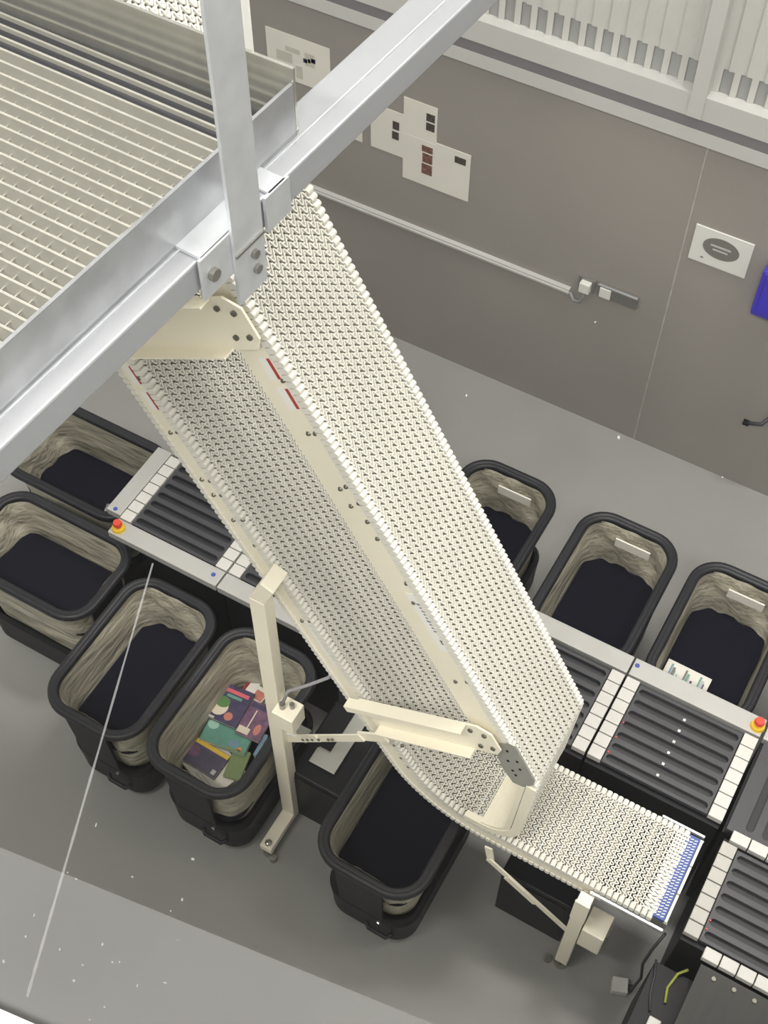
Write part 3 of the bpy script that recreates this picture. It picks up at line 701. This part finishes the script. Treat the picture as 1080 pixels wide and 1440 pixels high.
place(make_bin('book_bin', 'empty black-rimmed bin under the curved foot of the cream conveyor'), -1.02, 1.99)
place(make_bin('book_bin', 'empty bin lying lengthwise at the left edge with pale liner showing below its rim', .50), -3.19, 2.235, R(90))
e_ = place(make_bin('book_bin', 'lengthwise bin under the grey beam with a crumpled silver wrapper in it', .47), -3.36, 2.80, R(90))
MB().tube([(-.24, -BL/2+.02, BZ), (-.28, -BL/2-.03, BZ+.02), (-.30, -BL/2-.10, BZ+.0), (-.27, -BL/2-.10, BZ-.02), (-.25, -BL/2-.02, BZ-.01)], .008, 8).bm.free()
place(make_bin('book_bin', 'rear bin half hidden by the right edge of the white cover belt', .47, True), -1.385, 3.44)
place(make_bin('book_bin', 'empty rear bin fully in view just right of the white cover belt', .47, True), -.725, 3.44)
place(make_bin('book_bin', 'rear bin with a patterned white book lying at its near end', .47, True), -.125, 3.44)
place(make_bin('book_bin', 'rear bin cut off by the right edge of the photo', .47), .50, 3.44)
tag(MB().tube([(-2.93, 3.07, .80), (-2.99, 3.12, .84), (-3.02, 3.19, .85), (-2.97, 3.22, .85), (-2.90, 3.16, .83), (-2.86, 3.09, .80)], .010, 8).build('strap_loop', 'black', smooth=True), 'black strap loop standing up behind the left end of the sorter', 'strap')
for o in [q for q in bpy.data.objects if q.name.startswith('book_bin')]: pass

# ------------------------------------------------------------------ books and litter
BG = 'books lying in the bin by the conveyor leg'
def book(x, y, z, w, l, h, rz, label, cover, spine=None, tilt=0., name='picture_book', group=BG, art=()):
    t = empty(name, (x, y, z), label, 'book', group, R(rz)); t.rotation_euler.x = R(tilt)
    MB().box(-w/2+.003, w/2-.003, -l/2+.003, l/2-.003, .002, h-.002).build('pages', 'pages', t)
    c = MB().box(-w/2, w/2, -l/2, l/2, h-.002, h, bev=.0004).box(-w/2, w/2, -l/2, l/2, 0, .002).build('cover', cover, t)
    if spine:
        sx, m_ = spine
        MB().box(-w/2, w/2, (l/2-.004) if sx > 0 else -l/2, l/2 if sx > 0 else -l/2+.004, .0, h+.0003).box(-w/2, w/2, (l/2-.022) if sx > 0 else -l/2, l/2 if sx > 0 else -l/2+.022, h, h+.0006).build('spine', m_, t)
    for ia, (kind, m_, a_) in enumerate(art):
        if kind == 'box': MB().box(a_[0], a_[1], a_[2], a_[3], h+.0003, h+.0006+ia*.0002).build('cover_print', m_, t)
        else:
            b = MB(); b.bm.faces.new([b.bm.verts.new((a_[0]+a_[2]*math.cos(q), a_[1]+a_[3]*math.sin(q), h+.0008+ia*.0002)) for q in np.linspace(0, 2*math.pi, 28, endpoint=False)])
            b.build('cover_print', m_, t)
    return t
P = dict(
 navyp=mat('dark violet print', (62,56,84), .4, noise=.25, scale=30), pink=mat('pink print', (206,96,108), .4), greenp=mat('green print', (84,122,70), .4),
 teal=mat('teal print', (92,142,126), .4, noise=.12, scale=20), tealpale=mat('pale teal print', (150,190,174), .4), creamp=mat('cream print', (214,202,180), .4),
 plum=mat('plum print', (104,74,98), .4, noise=.35, scale=35), yel=mat('yellow print', (216,180,62), .4), orange=mat('orange print', (214,140,80), .4),
 violetp=mat('slate violet print', (74,68,88), .45, noise=.25, scale=18), olive=mat('olive print', (124,140,92), .45), bluep=mat('blue grey print', (112,140,158), .45),
 redb=mat('dark red print', (140,50,46), .4), salmon=mat('salmon print', (190,120,104), .4))
TZ = .336
book(-1.985, 1.845, TZ, .27, .205, .03, -20, 'white paperback at the bottom of the pile, lowest in the bin', 'white', art=(('box', 'lgrey', (-.02, .08, -.085, -.078)), ('box', 'lgrey', (-.05, .08, -.07, -.064))))
book(-1.99, 1.99, TZ+.052, .235, .125, .03, 9, 'teal picture book in the middle of the pile', P['teal'], art=(('oval', P['tealpale'], (-.085, .03, .028, .024)), ('oval', P['bluep'], (.05, -.03, .024, .022)), ('oval', P['orange'], (.085, -.045, .011, .011)), ('box', P['olive'], (.02, .11, -.060, -.05))))
book(-1.878, 1.90, TZ+.031, .085, .15, .02, 12, 'narrow olive green book at the right side of the pile', P['olive'])
book(-1.826, 2.03, TZ+.0, .020, .12, .075, 5, 'thin grey book standing against the right wall of the bin', P['bluep'])
book(-2.03, 1.853, TZ+.031, .205, .13, .025, -2, 'dark violet book with a yellow spine edge, at the near end of the pile', P['violetp'], spine=(1, P['yel']), art=(('box', 'lgrey', (.07, .092, -.055, -.03)), ('oval', P['plum'], (-.06, .0, .03, .03))))
book(-2.068, 2.125, TZ+.083, .18, .20, .02, 5, 'comic book with a pink band and a green shape on its cover', P['navyp'], spine=(1, P['navyp']), art=(('box', P['pink'], (-.075, .075, .058, .078)), ('oval', P['creamp'], (-.035, -.03, .045, .045)), ('oval', P['greenp'], (-.03, .0, .036, .03)), ('oval', P['salmon'], (.03, -.06, .022, .022)), ('box', 'lgrey', (-.085, -.03, -.098, -.086)), ('box', P['teal'], (-.03, .05, .035, .05))))
book(-1.906, 2.115, TZ+.083, .13, .185, .02, 4, 'plum coloured book right of the comic book', P['plum'], art=(('box', P['creamp'], (-.06, .0, -.085, -.05)), ('oval', P['salmon'], (.03, -.04, .016, .03)), ('box', P['navyp'], (-.06, .06, .06, .085)), ('box', P['creamp'], (-.022, -.016, -.05, .05))))
book(-2.01, 2.29, TZ, .125, .155, .055, -3, 'white book with a red edge at the far end of the pile', 'white', art=(('box', P['redb'], (-.062, -.045, -.077, .077)), ('box', P['olive'], (0, .055, .01, .06)), ('box', P['salmon'], (.005, .058, -.06, -.01))))
book(-.198, 3.30, .50, .225, .13, .022, -1, 'white book with a blue and black scribble cover in the rear bin', 'white', tilt=10, group=None, art=tuple(('box', ['inkblue', P['bluep'], 'grey', P['teal'], 'lgrey'][i % 5], (-.10+.0123*i, -.10+.0123*i+.006+.004*(i % 3), -.055+.012*((i*7) % 5), -.02+.014*((i*5) % 6))) for i in range(16)))
fo = MB()
rr = random.Random(3); nx2, ny2 = 9, 7; g = [[fo.bm.verts.new((-.075+.15*i/(nx2-1), -.055+.11*j/(ny2-1), rr.uniform(0, .018))) for j in range(ny2)] for i in range(nx2)]
for i in range(nx2-1):
    for j in range(ny2-1): fo.bm.faces.new((g[i][j], g[i+1][j], g[i+1][j+1], g[i][j+1]))
bmesh.ops.solidify(fo.bm, geom=fo.bm.faces[:], thickness=.004)
fo_ = tag(fo.build('silver_wrapper', 'foil', loc=(-3.13, 2.70, .55)), 'crumpled silver wrapper in the bin under the grey beam', 'wrapper')
fo_.rotation_euler = (R(10), R(8), R(20))

# ------------------------------------------------------------------ walkway platform
PT = empty('walkway_platform', (-1.322, 1.5, 4.33), 'galvanised steel grating walkway with upright edge plates at upper left', 'platform', rz=R(-3.7))
gr = MB()
y = .37
while y > -.85:
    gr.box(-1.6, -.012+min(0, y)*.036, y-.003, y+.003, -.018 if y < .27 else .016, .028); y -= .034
x = -1.59
while x < -.045:
    gr.cyl((x, -.87, .0), (x, .262, .0), .0022, n=6, caps=False); x += .035
gr.build('grating', 'bar', PT).rotation_euler.z = R(2.)
MB().box(-1.6, -.012, .262, .385, -.012, .006).box(-1.6, -.012, .262, .27, -.05, -.012).build('grating_shade_plate', 'dcable', PT)  # added dark plate; its colour paints the dark gaps between the far bars
MB().box(-.008, .0, -.9, .395, .0, .135).build('edge_plate', 'galvd', PT)
fp = MB().box(-1.6, .0, -.004, .004, -.03, .17).build('edge_plate', 'galvm', PT, loc=(0, .400, 0)); fp.rotation_euler.z = R(2.6)
po = MB().box(.070, .078, .065, .162, -.19, 1.35).build('guard_post', 'galv', PT)
MB().cyl((.078, .125, -.085), (.088, .125, -.085), .011, n=8).cyl((.078, .128, -.13), (.088, .128, -.13), .011, n=8).build('bolt', 'bolt', po)
MB().box(.0785, .082, .066, .161, -.055, -.048).build('weld_strip', 'bolt', po)
br = MB().prism_xy([(.0, -.02), (.064, -.02), (.064, .162), (.0, .162)], .002, .010).box(.062, .0695, -.03, .162, -.10, .010).build('bracket_plate', 'galv', PT)
MB().cyl((.0695, .0, -.045), (.082, .0, -.045), .015, n=8).build('bolt', 'bolt', br)
cl = MB().box(.0, .064, .21, .265, .002, .008).box(.060, .068, .19, .275, -.085, .008).build('beam_clamp', 'galv', PT)
MB().cyl((-.155, .43, .0), (-.155, .43, 1.3), .022, n=16).build('rear_post', 'whiteb', PT)
BM = empty('steel_beam', (-1.266, 1.5, 4.25), 'long pale grey steel beam crossing the upper left diagonally', 'beam', rz=R(-3.85))
MB().box(-.125, .0, -.95, 3.35, .0, .08).build('profile', 'steelbeam', BM, bevel=.005)
tag(MB().box(-.05, -.046, -.95, 3.35, .08, .083).build('top_seam', 'galv', BM))

# ------------------------------------------------------------------ light
def area(name, loc, sx, sy, power, rgb=(1, .97, .93), rot=(0, 0, 0)):
    l = bpy.data.lights.new(name, 'AREA'); l.shape = 'RECTANGLE'; l.size = sx; l.size_y = sy; l.energy = power; l.color = rgb
    o = bpy.data.objects.new(name, l); COL.objects.link(o); o.location = loc; o.rotation_euler = rot; return o
area('ceiling_lamp', (-2.6, 2.6, 9.4), 1.4, .7, 70)
area('ceiling_lamp', (-.2, 4.2, 9.4), 1.4, .7, 210)
area('ceiling_lamp', (2.2, 3.4, 9.4), 1.4, .7, 70)
area('ceiling_lamp', (-2.2, -1.4, 8.4), 1.8, .9, 300)
area('ceiling_lamp', (.8, -1.4, 8.4), 1.8, .9, 310)
w = bpy.data.worlds.new('world'); scn.world = w; w.use_nodes = True
w.node_tree.nodes['Background'].inputs[0].default_value = (.95, .975, 1, 1); w.node_tree.nodes['Background'].inputs[1].default_value = .35
scn.view_settings.view_transform = 'Standard'; scn.view_settings.look = 'None'; scn.view_settings.gamma = 1; scn.view_settings.exposure = 0.03
